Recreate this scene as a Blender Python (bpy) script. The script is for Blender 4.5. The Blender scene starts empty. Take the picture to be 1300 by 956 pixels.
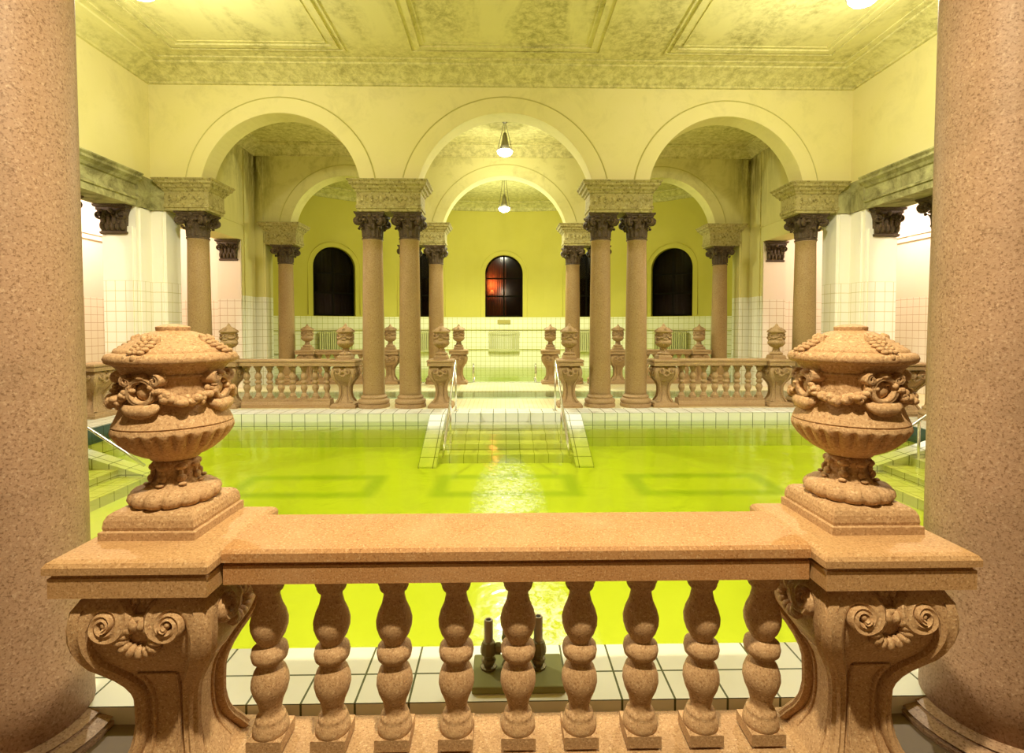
import bpy, bmesh, math, random
from mathutils import Vector, Matrix
random.seed(7)
PI = math.pi
C = bpy.context.scene.collection
S = bpy.context.scene

# ------------------------------------------------------------------ camera, world, exposure
F_PX = 640.0
cam_d = bpy.data.cameras.new('camera'); cam = bpy.data.objects.new('camera', cam_d); C.objects.link(cam)
cam_d.sensor_width = 36; cam_d.lens = 36*F_PX/1300; cam_d.shift_y = -45/1300
cam_d.clip_start = 0.05
cam.location = (-0.06, 0, 1.72)
cam.rotation_euler = (math.radians(90-1.75), 0, math.radians(-1.07))
S.camera = cam
w = bpy.data.worlds.new('world'); S.world = w; w.use_nodes = True
w.node_tree.nodes['Background'].inputs[0].default_value = (0.02, 0.018, 0.012, 1)
w.node_tree.nodes['Background'].inputs[1].default_value = 0.3
S.view_settings.view_transform = 'Standard'
try: S.view_settings.look = 'None'
except Exception: pass
S.view_settings.exposure = 0.0
S.view_settings.gamma = 1.0
S.view_settings.use_curve_mapping = False
S.cycles.use_denoising = True
S.cycles.max_bounces = 8; S.cycles.diffuse_bounces = 5; S.cycles.glossy_bounces = 3
S.cycles.transparent_max_bounces = 12
S.cycles.caustics_reflective = False; S.cycles.caustics_refractive = False
S.cycles.sample_clamp_indirect = 6

HALL_W   = 900;  HALL_C  = (1.0, 0.96, 0.80)     # lamps of the main hall
MID_W    = 480;  MID_C   = (1.0, 0.98, 0.78)
APSE_W   = 1250;  APSE_C  = (0.97, 1.0, 0.72)
AISLE_W  = 200;  AISLE_C = (1.0, 0.82, 0.72)
FRONT_W  = 790;  FRONT_C = (1.0, 0.85, 0.55)
def point(name, loc, power, col, r=0.1):
    d = bpy.data.lights.new(name, 'POINT'); d.energy = power; d.color = col; d.shadow_soft_size = r
    o = bpy.data.objects.new(name, d); C.objects.link(o); o.location = loc
    return o

# ------------------------------------------------------------------ dimensions
ZS = 4.67      # arch spring, top of imposts
ZB = 4.05      # underside of imposts and entablatures
ZC = 6.85      # ceiling
XW = 7.20      # side wall plane of the halls
YF, YB = 10.45, 10.9        # front arcade wall
RF, RB = 14.75, 15.2        # rear arcade wall
WZ = -0.155; PZ = -0.66     # water level, pool floor
NEAR, FAR, PX = 2.66, 9.86, 7.0
APC, APR = 10.35, 11.2      # apse circle centre y, radius

# ------------------------------------------------------------------ materials
def nmat(name):
    m = bpy.data.materials.new(name); m.use_nodes = True
    nt = m.node_tree; b = nt.nodes['Principled BSDF']
    return m, nt, b
def N(nt, t, **k):
    n = nt.nodes.new(t)
    for a, v in k.items(): setattr(n, a, v)
    return n
def mth(nt, op, a, b=None, clamp=False):
    n = N(nt, 'ShaderNodeMath', operation=op); n.use_clamp = clamp
    for i, v in enumerate((a, b)):
        if v is None: continue
        if isinstance(v, (int, float)): n.inputs[i].default_value = v
        else: nt.links.new(v, n.inputs[i])
    return n.outputs[0]
def mix(nt, f, a, b):
    n = N(nt, 'ShaderNodeMix', data_type='RGBA')
    for i, v in ((0, f), (6, a), (7, b)):
        if isinstance(v, (int, float)): n.inputs[i].default_value = v
        elif isinstance(v, tuple): n.inputs[i].default_value = v + (1,) if len(v) == 3 else v
        else: nt.links.new(v, n.inputs[i])
    return n.outputs[2]
def noise(nt, vec, scale, detail=4, rough=0.55, dist=0):
    n = N(nt, 'ShaderNodeTexNoise'); n.inputs['Scale'].default_value = scale
    n.inputs['Detail'].default_value = detail; n.inputs['Roughness'].default_value = rough
    n.inputs['Distortion'].default_value = dist
    if vec is not None: nt.links.new(vec, n.inputs['Vector'])
    return n.outputs[0]
def ramp(nt, v, lo, hi):
    n = N(nt, 'ShaderNodeMapRange'); nt.links.new(v, n.inputs[0])
    n.inputs[1].default_value = lo; n.inputs[2].default_value = hi
    return n.outputs[0]
def bump(nt, b, h, strength, dist=0.01):
    n = N(nt, 'ShaderNodeBump'); n.inputs['Strength'].default_value = strength
    n.inputs['Distance'].default_value = dist
    nt.links.new(h, n.inputs['Height']); nt.links.new(n.outputs[0], b.inputs['Normal'])

def stone(name, base, dark, light, speck=90, rough=0.75, blot=None, bstr=0.35):
    m, nt, b = nmat(name)
    co = N(nt, 'ShaderNodeTexCoord').outputs['Object']
    fine = noise(nt, co, speck, 3, 0.7)
    c = mix(nt, ramp(nt, fine, 0.50, 0.66), base, dark)
    fine2 = noise(nt, co, speck*0.8+7, 2, 0.6)
    c = mix(nt, ramp(nt, fine2, 0.56, 0.70), c, light)
    big = noise(nt, co, 2.2, 5, 0.6, 0.5)
    c = mix(nt, mth(nt, 'MULTIPLY', ramp(nt, big, 0.50, 0.78), 0.55), c, blot or dark)
    nt.links.new(c, b.inputs['Base Color']); b.inputs['Roughness'].default_value = rough
    b.inputs['Specular IOR Level'].default_value = 0.3
    bump(nt, b, mth(nt, 'ADD', fine, mth(nt, 'MULTIPLY', noise(nt, co, 25, 3), 0.8)), bstr, 0.006)
    return m
M = {}
M['stone']  = stone('carved_stone', (0.50,0.31,0.16), (0.30,0.16,0.075), (0.66,0.46,0.27), 120)
M['coping'] = stone('polished_coping_stone', (0.50,0.26,0.105), (0.30,0.13,0.045), (0.64,0.42,0.22), 150, 0.65, (0.58,0.37,0.20), 0.2)
M['capstone'] = stone('cap_stone', (0.52,0.31,0.145), (0.31,0.16,0.065), (0.66,0.44,0.25), 130, 0.7, (0.46,0.24,0.09), 0.25)
M['column'] = stone('column_stone', (0.40,0.255,0.165), (0.20,0.11,0.06), (0.50,0.35,0.24), 95, 0.5, (0.17,0.11,0.06), 0.2)
M['yellowlitcolumn'] = stone('yellow_lit_column_stone', (0.36,0.235,0.105), (0.25,0.155,0.06), (0.43,0.30,0.15), 45, 0.4, (0.27,0.17,0.07), 0.1)  # column stone with the yellowish far light put into its colour
M['farstone'] = stone('far_stone', (0.41,0.275,0.13), (0.27,0.15,0.075), (0.52,0.36,0.2), 60, 0.7)
M['bronze'] = stone('dark_capital_stone', (0.085,0.055,0.028), (0.035,0.02,0.01), (0.18,0.12,0.06), 45, 0.6)
M['impost'] = stone('grimy_impost_stone', (0.38,0.32,0.12), (0.17,0.135,0.04), (0.50,0.44,0.20), 14, 0.85, (0.15,0.12,0.04))

def tile_mask(nt, s, w, arc=False):
    g = N(nt, 'ShaderNodeNewGeometry')
    sp = N(nt, 'ShaderNodeSeparateXYZ'); nt.links.new(g.outputs['Position'], sp.inputs[0])
    sn = N(nt, 'ShaderNodeSeparateXYZ'); nt.links.new(g.outputs['True Normal'], sn.inputs[0])
    def line(v):
        fr = mth(nt, 'FRACT', mth(nt, 'DIVIDE', v, s))
        return mth(nt, 'LESS_THAN', fr, w/s)
    if arc:
        a = mth(nt, 'ARCTAN2', sp.outputs[0], mth(nt, 'SUBTRACT', sp.outputs[1], APC))
        return mth(nt, 'MAXIMUM', line(mth(nt, 'ADD', mth(nt, 'MULTIPLY', a, APR), 50)), line(sp.outputs[2])), sp, g
    r = None
    for i in range(3):
        k = mth(nt, 'MULTIPLY', line(mth(nt, 'ADD', sp.outputs[i], 50*s+w/2)), mth(nt, 'LESS_THAN', mth(nt, 'ABSOLUTE', sn.outputs[i]), 0.6))
        r = k if r is None else mth(nt, 'MAXIMUM', r, k)
    return r, sp, g
def wallmat(name, paint, paint2, dado, tile=(0.80,0.78,0.66), grout=(0.42,0.36,0.12), s=0.2, w=0.010, arc=False, grime=None, gamt=0.5, gz=None, stain=False):
    m, nt, b = nmat(name)
    msk, sp, g = tile_mask(nt, s, w, arc)
    pos = g.outputs['Position']
    p = mix(nt, ramp(nt, noise(nt, pos, 0.7, 5, 0.6), 0.35, 0.7), paint, paint2)
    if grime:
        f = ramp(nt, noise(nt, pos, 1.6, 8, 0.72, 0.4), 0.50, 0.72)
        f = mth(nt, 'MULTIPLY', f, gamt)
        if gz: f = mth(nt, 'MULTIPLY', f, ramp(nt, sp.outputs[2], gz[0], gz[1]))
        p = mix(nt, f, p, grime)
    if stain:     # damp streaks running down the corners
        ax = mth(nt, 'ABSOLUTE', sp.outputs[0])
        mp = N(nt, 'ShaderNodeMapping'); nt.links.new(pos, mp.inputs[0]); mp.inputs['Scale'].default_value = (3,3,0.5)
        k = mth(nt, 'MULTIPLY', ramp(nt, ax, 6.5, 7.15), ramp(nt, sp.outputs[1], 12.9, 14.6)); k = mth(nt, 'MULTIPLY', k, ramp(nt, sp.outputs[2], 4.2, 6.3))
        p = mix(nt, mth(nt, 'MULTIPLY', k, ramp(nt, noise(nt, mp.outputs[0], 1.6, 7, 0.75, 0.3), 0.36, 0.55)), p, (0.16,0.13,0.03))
    t = mix(nt, msk, tile, grout)
    isd = mth(nt, 'LESS_THAN', sp.outputs[2], dado)
    c = mix(nt, isd, p, t)
    nt.links.new(c, b.inputs['Base Color'])
    rr = mth(nt, 'SUBTRACT', 0.85, mth(nt, 'MULTIPLY', isd, 0.55)); nt.links.new(rr, b.inputs['Roughness'])
    b.inputs['Specular IOR Level'].default_value = 0.35
    return m
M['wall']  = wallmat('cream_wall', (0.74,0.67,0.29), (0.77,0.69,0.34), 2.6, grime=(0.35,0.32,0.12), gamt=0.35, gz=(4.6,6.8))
M['midwall'] = wallmat('yellow_wall', (0.66,0.60,0.24), (0.70,0.64,0.28), 2.55, grime=(0.25,0.21,0.06), gamt=0.6, gz=(4.4,6.5), stain=True)
M['pier']  = wallmat('white_pier', (0.92,0.87,0.74), (0.93,0.88,0.76), 2.6, tile=(0.93,0.87,0.76), grout=(0.60,0.52,0.24))
M['pink']  = wallmat('aisle_wall', (0.82,0.72,0.64), (0.84,0.74,0.60), 2.45, tile=(0.82,0.76,0.66), grout=(0.5,0.34,0.2))
M['apse']  = wallmat('apse_wall', (0.60,0.53,0.09), (0.63,0.56,0.11), 2.07, tile=(0.90,0.88,0.68), grout=(0.55,0.54,0.14), arc=True, w=0.014)
M['line']  = nmat('groove_shade_plaster')[0]  # shade of the arch groove put into the plaster colour
M['line'].node_tree.nodes['Principled BSDF'].inputs['Base Color'].default_value = (0.50,0.45,0.12,1)
def tiles(name, tile, grout, s=0.245, w=0.010, rough=0.25, var=None):
    m, nt, b = nmat(name)
    msk, sp, g = tile_mask(nt, s, w)
    t = tile
    if var: t = mix(nt, ramp(nt, noise(nt, g.outputs['Position'], 1.3, 5), 0.45, 0.7), tile, var)
    nt.links.new(mix(nt, msk, t, grout), b.inputs['Base Color'])
    b.inputs['Roughness'].default_value = rough
    return m
M['deck'] = tiles('white_deck_tiles', (0.80,0.80,0.68), (0.10,0.11,0.05), var=(0.74,0.73,0.58))
M['lowbounce'] = tiles('low_bounce_brown_slabs', (0.20,0.14,0.085), (0.10,0.07,0.04), 0.5, 0.01, 0.7)  # darkened to cut light bounced off the near floor and back wall
M['rim'] = tiles('pool_rim_tiles', (0.86,0.89,0.82), (0.12,0.16,0.10), w=0.012)
M['shadednavy'] = tiles('shaded_blue_tiles', (0.05,0.085,0.10), (0.02,0.03,0.03))  # navy tile with the shade on the pool rim kept in its colour
M['poolwall'] = tiles('pool_wall_tiles', (0.78,0.82,0.66), (0.55,0.60,0.36))
M['mosaic'] = tiles('pale_mosaic_floor', (0.78,0.70,0.42), (0.60,0.50,0.22), 0.10, 0.012, 0.35, var=(0.80,0.78,0.60))
M['steptile'] = tiles('step_tiles', (0.80,0.80,0.55), (0.35,0.36,0.12), 0.245, 0.012)

# pool floor with three dark tile frames
m, nt, b = nmat('pool_floor_tiles'); M['poolfloor'] = m
g = N(nt, 'ShaderNodeNewGeometry'); sp = N(nt, 'ShaderNodeSeparateXYZ'); nt.links.new(g.outputs['Position'], sp.inputs[0])
def frame_mask(cx, cy, hx, hy, t):
    ax = mth(nt, 'ABSOLUTE', mth(nt, 'SUBTRACT', sp.outputs[0], cx)); ay = mth(nt, 'ABSOLUTE', mth(nt, 'SUBTRACT', sp.outputs[1], cy))
    def ss(v, e):   # soft 1 below e
        return ramp(nt, v, e+0.07, e-0.07)
    outer = mth(nt, 'MULTIPLY', ss(ax, hx), ss(ay, hy)); inner = mth(nt, 'MULTIPLY', ss(ax, hx-t), ss(ay, hy-t))
    return mth(nt, 'SUBTRACT', outer, inner)
fm = None
for cx in (-2.95, 0.0, 2.95):
    for cy in (7.35, 5.2):
        k = frame_mask(cx, cy+0.12, 1.08, 0.52, 0.22); fm = k if fm is None else mth(nt, 'MAXIMUM', fm, k)
c = mix(nt, ramp(nt, noise(nt, g.outputs['Position'], 0.9, 3), 0.35, 0.7), (0.79,0.83,0.28), (0.75,0.80,0.24))
nt.links.new(mix(nt, mth(nt, 'MULTIPLY', fm, 0.5), c, (0.25,0.42,0.06)), b.inputs['Base Color'])

def water(name, col, dens, foam=True, ripple=0.25):
    m = bpy.data.materials.new(name); m.use_nodes = True; nt = m.node_tree; nt.nodes.clear()
    out = N(nt, 'ShaderNodeOutputMaterial'); tr = N(nt, 'ShaderNodeBsdfTransparent'); gl = N(nt, 'ShaderNodeBsdfGlossy')
    gl.inputs['Roughness'].default_value = 0.12
    fr = N(nt, 'ShaderNodeFresnel'); fr.inputs['IOR'].default_value = 1.33
    g = N(nt, 'ShaderNodeNewGeometry')
    bp = N(nt, 'ShaderNodeBump'); bp.inputs['Strength'].default_value = ripple; bp.inputs['Distance'].default_value = 0.05
    nt.links.new(noise(nt, g.outputs['Position'], 2.5, 3, 0.5, 0.6), bp.inputs['Height'])
    nt.links.new(bp.outputs[0], gl.inputs['Normal']); nt.links.new(bp.outputs[0], fr.inputs['Normal'])
    mx = N(nt, 'ShaderNodeMixShader'); nt.links.new(fr.outputs[0], mx.inputs[0])
    nt.links.new(tr.outputs[0], mx.inputs[1]); nt.links.new(gl.outputs[0], mx.inputs[2])
    res = mx.outputs[0]
    if foam:
        sp = N(nt, 'ShaderNodeSeparateXYZ'); nt.links.new(g.outputs['Position'], sp.inputs[0])
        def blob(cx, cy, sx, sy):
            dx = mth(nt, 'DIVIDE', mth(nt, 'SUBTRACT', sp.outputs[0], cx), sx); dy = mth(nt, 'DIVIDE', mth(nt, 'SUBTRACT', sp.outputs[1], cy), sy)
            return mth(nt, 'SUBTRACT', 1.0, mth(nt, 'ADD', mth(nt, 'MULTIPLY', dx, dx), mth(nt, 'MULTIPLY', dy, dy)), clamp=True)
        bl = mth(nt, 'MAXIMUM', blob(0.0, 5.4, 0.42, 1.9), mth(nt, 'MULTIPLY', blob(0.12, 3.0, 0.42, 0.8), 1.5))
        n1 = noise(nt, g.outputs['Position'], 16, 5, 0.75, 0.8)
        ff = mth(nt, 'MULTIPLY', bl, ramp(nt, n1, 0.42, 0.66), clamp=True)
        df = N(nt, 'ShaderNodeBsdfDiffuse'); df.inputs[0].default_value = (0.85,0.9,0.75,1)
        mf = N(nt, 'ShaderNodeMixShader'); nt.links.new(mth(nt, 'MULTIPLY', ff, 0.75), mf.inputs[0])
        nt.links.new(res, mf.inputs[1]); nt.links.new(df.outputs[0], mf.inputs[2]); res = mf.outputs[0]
    nt.links.new(res, out.inputs['Surface'])
    va = N(nt, 'ShaderNodeVolumeAbsorption'); va.inputs['Color'].default_value = col + (1,); va.inputs['Density'].default_value = dens
    nt.links.new(va.outputs[0], out.inputs['Volume'])
    return m
M['water'] = water('green_pool_water', (0.925,0.975,0.0), 1.3)
M['apsewater'] = water('yellow_pool_water', (0.93,0.97,0.0), 1.3, False)
M['mintwater'] = water('mint_pool_water', (0.80,1.0,0.75), 0.8, False)

def simple(name, col, rough=0.5, metal=0.0, emit=None, es=0):
    m, nt, b = nmat(name); b.inputs['Base Color'].default_value = col + (1,)
    b.inputs['Roughness'].default_value = rough; b.inputs['Metallic'].default_value = metal
    if emit: b.inputs['Emission Color'].default_value = emit + (1,); b.inputs['Emission Strength'].default_value = es
    return m
M['steel'] = simple('stainless_steel', (0.75,0.72,0.62), 0.25, 0.9)
M['brass'] = simple('corroded_brass', (0.16,0.13,0.05), 0.5, 0.5)
M['pipe'] = simple('worn_grey_pipe', (0.30,0.25,0.17), 0.45, 0.4)
M['boreshade'] = simple('pipe_bore_shade', (0.01,0.01,0.01), 0.9)  # black disc imitates the shade inside the pipe mouth
M['lampmetal'] = simple('lamp_metal', (0.22,0.20,0.12), 0.4, 0.6)
M['bulb'] = simple('bulb_glass', (1,1,1), 0.3, 0, (1.0,1.0,0.9), 30)
M['radiator'] = simple('painted_radiator', (0.62,0.60,0.30), 0.5)
M['railpipe'] = simple('painted_pipe', (0.60,0.58,0.22), 0.5)
M['frame'] = simple('dark_window_frame', (0.008,0.006,0.003), 0.6)
M['frame'].node_tree.nodes['Principled BSDF'].inputs['Specular IOR Level'].default_value = 0.02
M['glowcurtain'] = simple('glow_tinted_curtain', (0.55,0.25,0.14), 0.9)  # curtain colour reddened and brightened for the orange glow
M['curtain'] = simple('brown_curtain', (0.05,0.022,0.01), 0.9)
M['plaque'] = simple('brass_plaque', (0.45,0.38,0.10), 0.5)
m = bpy.data.materials.new('window_glass'); m.use_nodes = True; nt = m.node_tree; nt.nodes.clear(); M['glass'] = m
out = N(nt, 'ShaderNodeOutputMaterial'); tr = N(nt, 'ShaderNodeBsdfTransparent'); tr.inputs[0].default_value = (0.5,0.45,0.35,1)
gl = N(nt, 'ShaderNodeBsdfGlossy'); gl.inputs['Roughness'].default_value = 0.1; mx = N(nt, 'ShaderNodeMixShader'); mx.inputs[0].default_value = 0.012
nt.links.new(tr.outputs[0], mx.inputs[1]); nt.links.new(gl.outputs[0], mx.inputs[2]); nt.links.new(mx.outputs[0], out.inputs[0])
# mouldy ceiling
m, nt, b = nmat('mouldy_ceiling_plaster'); M['ceiling'] = m
g = N(nt, 'ShaderNodeNewGeometry'); pos = g.outputs['Position']
mp = N(nt, 'ShaderNodeMapping'); nt.links.new(pos, mp.inputs[0]); mp.inputs['Rotation'].default_value = (0,0,0.5); mp.inputs['Scale'].default_value = (1.0,0.45,1)
patch = ramp(nt, noise(nt, mp.outputs[0], 1.0, 4, 0.6, 0.8), 0.42, 0.62)
fine = ramp(nt, noise(nt, pos, 7, 8, 0.8, 0.3), 0.42, 0.62)
sp = N(nt, 'ShaderNodeSeparateXYZ'); nt.links.new(pos, sp.inputs[0])
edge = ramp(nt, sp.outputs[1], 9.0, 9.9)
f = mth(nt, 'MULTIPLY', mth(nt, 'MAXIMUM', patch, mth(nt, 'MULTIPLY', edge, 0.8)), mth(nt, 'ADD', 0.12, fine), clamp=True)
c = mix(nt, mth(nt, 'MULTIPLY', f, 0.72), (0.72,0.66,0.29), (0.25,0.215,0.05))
nt.links.new(c, b.inputs['Base Color']); b.inputs['Roughness'].default_value = 0.9
# grimy entablature
m, nt, b = nmat('grimy_entablature'); M['entab'] = m
g = N(nt, 'ShaderNodeNewGeometry'); pos = g.outputs['Position']
f = ramp(nt, noise(nt, pos, 2.6, 8, 0.75, 0.6), 0.38, 0.62)
c = mix(nt, f, (0.46,0.43,0.19), (0.17,0.15,0.05)); nt.links.new(c, b.inputs['Base Color']); b.inputs['Roughness'].default_value = 0.9

# ------------------------------------------------------------------ mesh helpers
def obj(name, bm, mat, parent=None, smooth=False, rm=0.0):
    if rm: bmesh.ops.remove_doubles(bm, verts=bm.verts, dist=rm)
    bmesh.ops.recalc_face_normals(bm, faces=bm.faces)
    me = bpy.data.meshes.new(name); bm.to_mesh(me); bm.free()
    me.materials.append(M[mat] if isinstance(mat, str) else mat)
    if smooth:
        for p in me.polygons: p.use_smooth = True
    o = bpy.data.objects.new(name, me); C.objects.link(o)
    if parent: o.parent = parent
    return o
def smooth_by_angle(o, ang=40):
    me = o.data; bm = bmesh.new(); bm.from_mesh(me)
    for f in bm.faces: f.smooth = True
    for e in bm.edges:
        if len(e.link_faces) == 2 and e.calc_face_angle(0) > math.radians(ang): e.smooth = False
    bm.to_mesh(me); bm.free()
    return o
def box(bm, x0, x1, y0, y1, z0, z1):
    vs = [bm.verts.new(p) for p in ((x0,y0,z0),(x1,y0,z0),(x1,y1,z0),(x0,y1,z0),(x0,y0,z1),(x1,y0,z1),(x1,y1,z1),(x0,y1,z1))]
    for f in ((0,3,2,1),(4,5,6,7),(0,1,5,4),(1,2,6,5),(2,3,7,6),(3,0,4,7)): bm.faces.new([vs[i] for i in f])
    return vs
def bev(bm, width, seg=2):
    bmesh.ops.bevel(bm, geom=list(bm.edges), offset=width, segments=seg, profile=0.5, affect='EDGES', clamp_overlap=True)
def lathe(bm, prof, n=32, rf=None, cx=0, cy=0, z0=0):
    rings = []
    for (r, z) in prof:
        if r < 1e-5: rings.append([bm.verts.new((cx, cy, z+z0))]); continue
        ring = []
        for i in range(n):
            a = 2*PI*i/n; q = r*(rf(a, r, z) if rf else 1)
            ring.append(bm.verts.new((cx+q*math.cos(a), cy+q*math.sin(a), z+z0)))
        rings.append(ring)
    for a, b in zip(rings, rings[1:]):
        for i in range(n):
            j = (i+1) % n
            if len(a) == 1 and len(b) == 1: continue
            if len(a) == 1: bm.faces.new((a[0], b[i], b[j]))
            elif len(b) == 1: bm.faces.new((a[i], a[j], b[0]))
            else: bm.faces.new((a[i], a[j], b[j], b[i]))
    for ring in (rings[0], rings[-1]):
        if len(ring) > 1: bm.faces.new(ring)
def sqloft(bm, prof, cx=0, cy=0):
    """prof: (half_x, half_y, z) rectangular rings"""
    rings = [[bm.verts.new((cx+sx*hx, cy+sy*hy, z)) for sx, sy in ((-1,-1),(1,-1),(1,1),(-1,1))] for hx, hy, z in prof]
    for a, b in zip(rings, rings[1:]):
        for i in range(4): bm.faces.new((a[i], a[(i+1)%4], b[(i+1)%4], b[i]))
    bm.faces.new(rings[0][::-1]); bm.faces.new(rings[-1])
def tube(bm, pts, r, n=8, cap=True):
    pts = [Vector(p) for p in pts]; rr = r if isinstance(r, (list, tuple)) else [r]*len(pts)
    rings = []; up = None
    for i, p in enumerate(pts):
        d = (pts[min(i+1, len(pts)-1)] - pts[max(i-1, 0)]).normalized()
        if up is None:
            up = d.cross(Vector((0,0,1)));
            if up.length < 0.1: up = d.cross(Vector((1,0,0)))
            up.normalize()
        up = (up - d*up.dot(d)).normalized(); v = d.cross(up)
        rings.append([bm.verts.new(p + (up*math.cos(2*PI*k/n) + v*math.sin(2*PI*k/n))*rr[i]) for k in range(n)])
    for a, b in zip(rings, rings[1:]):
        for i in range(n): bm.faces.new((a[i], a[(i+1)%n], b[(i+1)%n], b[i]))
    if cap: bm.faces.new(rings[0][::-1]); bm.faces.new(rings[-1])
def blob(bm, p, rx, ry=None, rz=None, mat=None, u=8, v=6):
    ry = ry or rx; rz = rz or rx
    r = bmesh.ops.create_uvsphere(bm, u_segments=u, v_segments=v, radius=1)
    T = Matrix.Translation(p) @ (mat.to_4x4() if mat else Matrix.Identity(4)) @ Matrix.Diagonal((rx, ry, rz, 1))
    bmesh.ops.transform(bm, matrix=T, verts=r['verts'])
def ribbon(bm, pts, wid, h, T):
    """raised ridge: pts (u,v) in a face plane, half widths wid, relief h; T maps (u, v, out) to 3D"""
    n = len(pts); rows = []
    for i, (u, v) in enumerate(pts):
        a = Vector(pts[max(i-1,0)]); b = Vector(pts[min(i+1,n-1)]); d = (b-a)
        if d.length < 1e-9: d = Vector((1,0))
        d.normalize(); nx, ny = -d.y, d.x; w_ = wid[i] if isinstance(wid, (list, tuple)) else wid
        hh = h[i] if isinstance(h, (list, tuple)) else h
        rows.append([bm.verts.new(T(u+nx*w_*k, v+ny*w_*k, o)) for k, o in ((-1, -0.01), (-1, hh*0.7), (-0.55, hh), (0, hh*0.82), (0.55, hh), (1, hh*0.7), (1, -0.01))])
    for a, b in zip(rows, rows[1:]):
        for i in range(6): bm.faces.new((a[i], a[i+1], b[i+1], b[i]))
    bm.faces.new(rows[0]); bm.faces.new(rows[-1][::-1])
def spiral(cx, cz, r0, a0, turns, sgn, n=26, shrink=0.16):
    out = []
    for i in range(n):
        t = i/(n-1); r = r0*(1-t) + r0*shrink*t; a = a0 + sgn*turns*2*PI*t
        out.append((cx + r*math.cos(a), cz + r*math.sin(a)))
    return out
def struct(name, bm, mat, parent=None, smooth=False):
    o = obj(name, bm, mat, parent, smooth)
    if not parent: o['kind'] = 'structure'
    return o
def tag(o, label, cat, group=None):
    o['label'] = label; o['category'] = cat
    if group: o['group'] = group
    return o
def thing(name, label, cat, loc=(0,0,0), rz=0, group=None, sc=1):
    o = bpy.data.objects.new(name, None); C.objects.link(o); o.empty_display_size = 0.2
    o.location = loc; o.rotation_euler = (0,0,rz); o.scale = (sc, sc, sc) if not isinstance(sc, tuple) else sc
    return tag(o, label, cat, group)
def dup(root, loc, label, rz=0, group=None, sc=1):
    r = root.copy(); C.objects.link(r); r.location = loc; r.rotation_euler = (0,0,rz); r.scale = (sc, sc, sc) if not isinstance(sc, tuple) else sc
    r['label'] = label
    if group: r['group'] = group
    elif 'group' in r: del r['group']
    def rec(a, b):
        for ch in list(a.children):
            c = ch.copy(); C.objects.link(c); c.parent = b; rec(ch, c)
    rec(root, r)
    return r

# ------------------------------------------------------------------ room shell
def arch_z(x, cx, hw, zs, rise):
    # circular segment through (+-hw, zs) with the given rise
    R = (hw*hw + rise*rise)/(2*rise); dx = x-cx
    return zs + rise - R + math.sqrt(max(R*R-dx*dx, 0))
def arch_wall(bm, x0, x1, y0, y1, zb, zt, ops, n=40):
    xs = {x0, x1}
    for cx, hw, zs, rise in ops:
        for i in range(n+1): xs.add(round(cx - hw*math.cos(PI*i/n), 6))
    xs = sorted(xs)
    for a, b in zip(xs, xs[1:]):
        mid = (a+b)/2; op = next((o for o in ops if abs(mid-o[0]) < o[1]), None)
        za, zc = (arch_z(a, *op), arch_z(b, *op)) if op else (zb, zb)
        v = [bm.verts.new(p) for p in ((a,y0,za),(b,y0,zc),(b,y0,zt),(a,y0,zt),(a,y1,za),(b,y1,zc),(b,y1,zt),(a,y1,zt))]
        for f in ((0,1,2,3),(5,4,7,6),(0,4,5,1),(3,2,6,7)): bm.faces.new([v[i] for i in f])
ARCH = [(-4.57,1.60,ZS,1.36),(0,1.79,ZS,1.40),(4.57,1.60,ZS,1.36)]
def arcade(name, y0, y1, mat):
    bm = bmesh.new(); arch_wall(bm, -XW, XW, y0, y1, ZS, ZC+0.05, ARCH)
    wobj = struct(name, bm, mat)
    for cx, hw, zs, rise in ARCH:      # raised archivolt bands, the groove's shade as a darker tube
        R = (hw*hw+rise*rise)/(2*rise); a0 = math.asin(min(1, hw/R)); 
        if rise > hw: a0 = PI-a0
        cz = zs+rise-R
        bm = bmesh.new(); K = 40
        rows = []
        for i in range(K+1):
            a = -a0 + 2*a0*i/K
            rows.append([bm.verts.new((cx+r*math.sin(a), y0-d, cz+r*math.cos(a))) for r, d in ((R+0.002,-0.01),(R+0.002,0.015),(R+0.30,0.015),(R+0.30,-0.01))])
        for a, b in zip(rows, rows[1:]):
            for i in range(3): bm.faces.new((a[i],a[i+1],b[i+1],b[i]))
        obj('arch_band', bm, mat, wobj)
        bm = bmesh.new()
        tube(bm, [(cx+(R+0.315)*math.sin(-a0+2*a0*i/K), y0-0.004, cz+(R+0.315)*math.cos(-a0+2*a0*i/K)) for i in range(K+1)], 0.014, 6)
        obj('arch_groove_shade', bm, 'line', wobj)
    return wobj
arcade('wall_front_arcade', YF, YB, 'wall')
arcade('wall_rear_arcade', RF, RB, 'midwall')
bm = bmesh.new(); arch_wall(bm, -XW, XW, 1.95, 2.4, ZS, ZC+0.05, ARCH); struct('wall_near_arcade', bm, 'wall')
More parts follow.
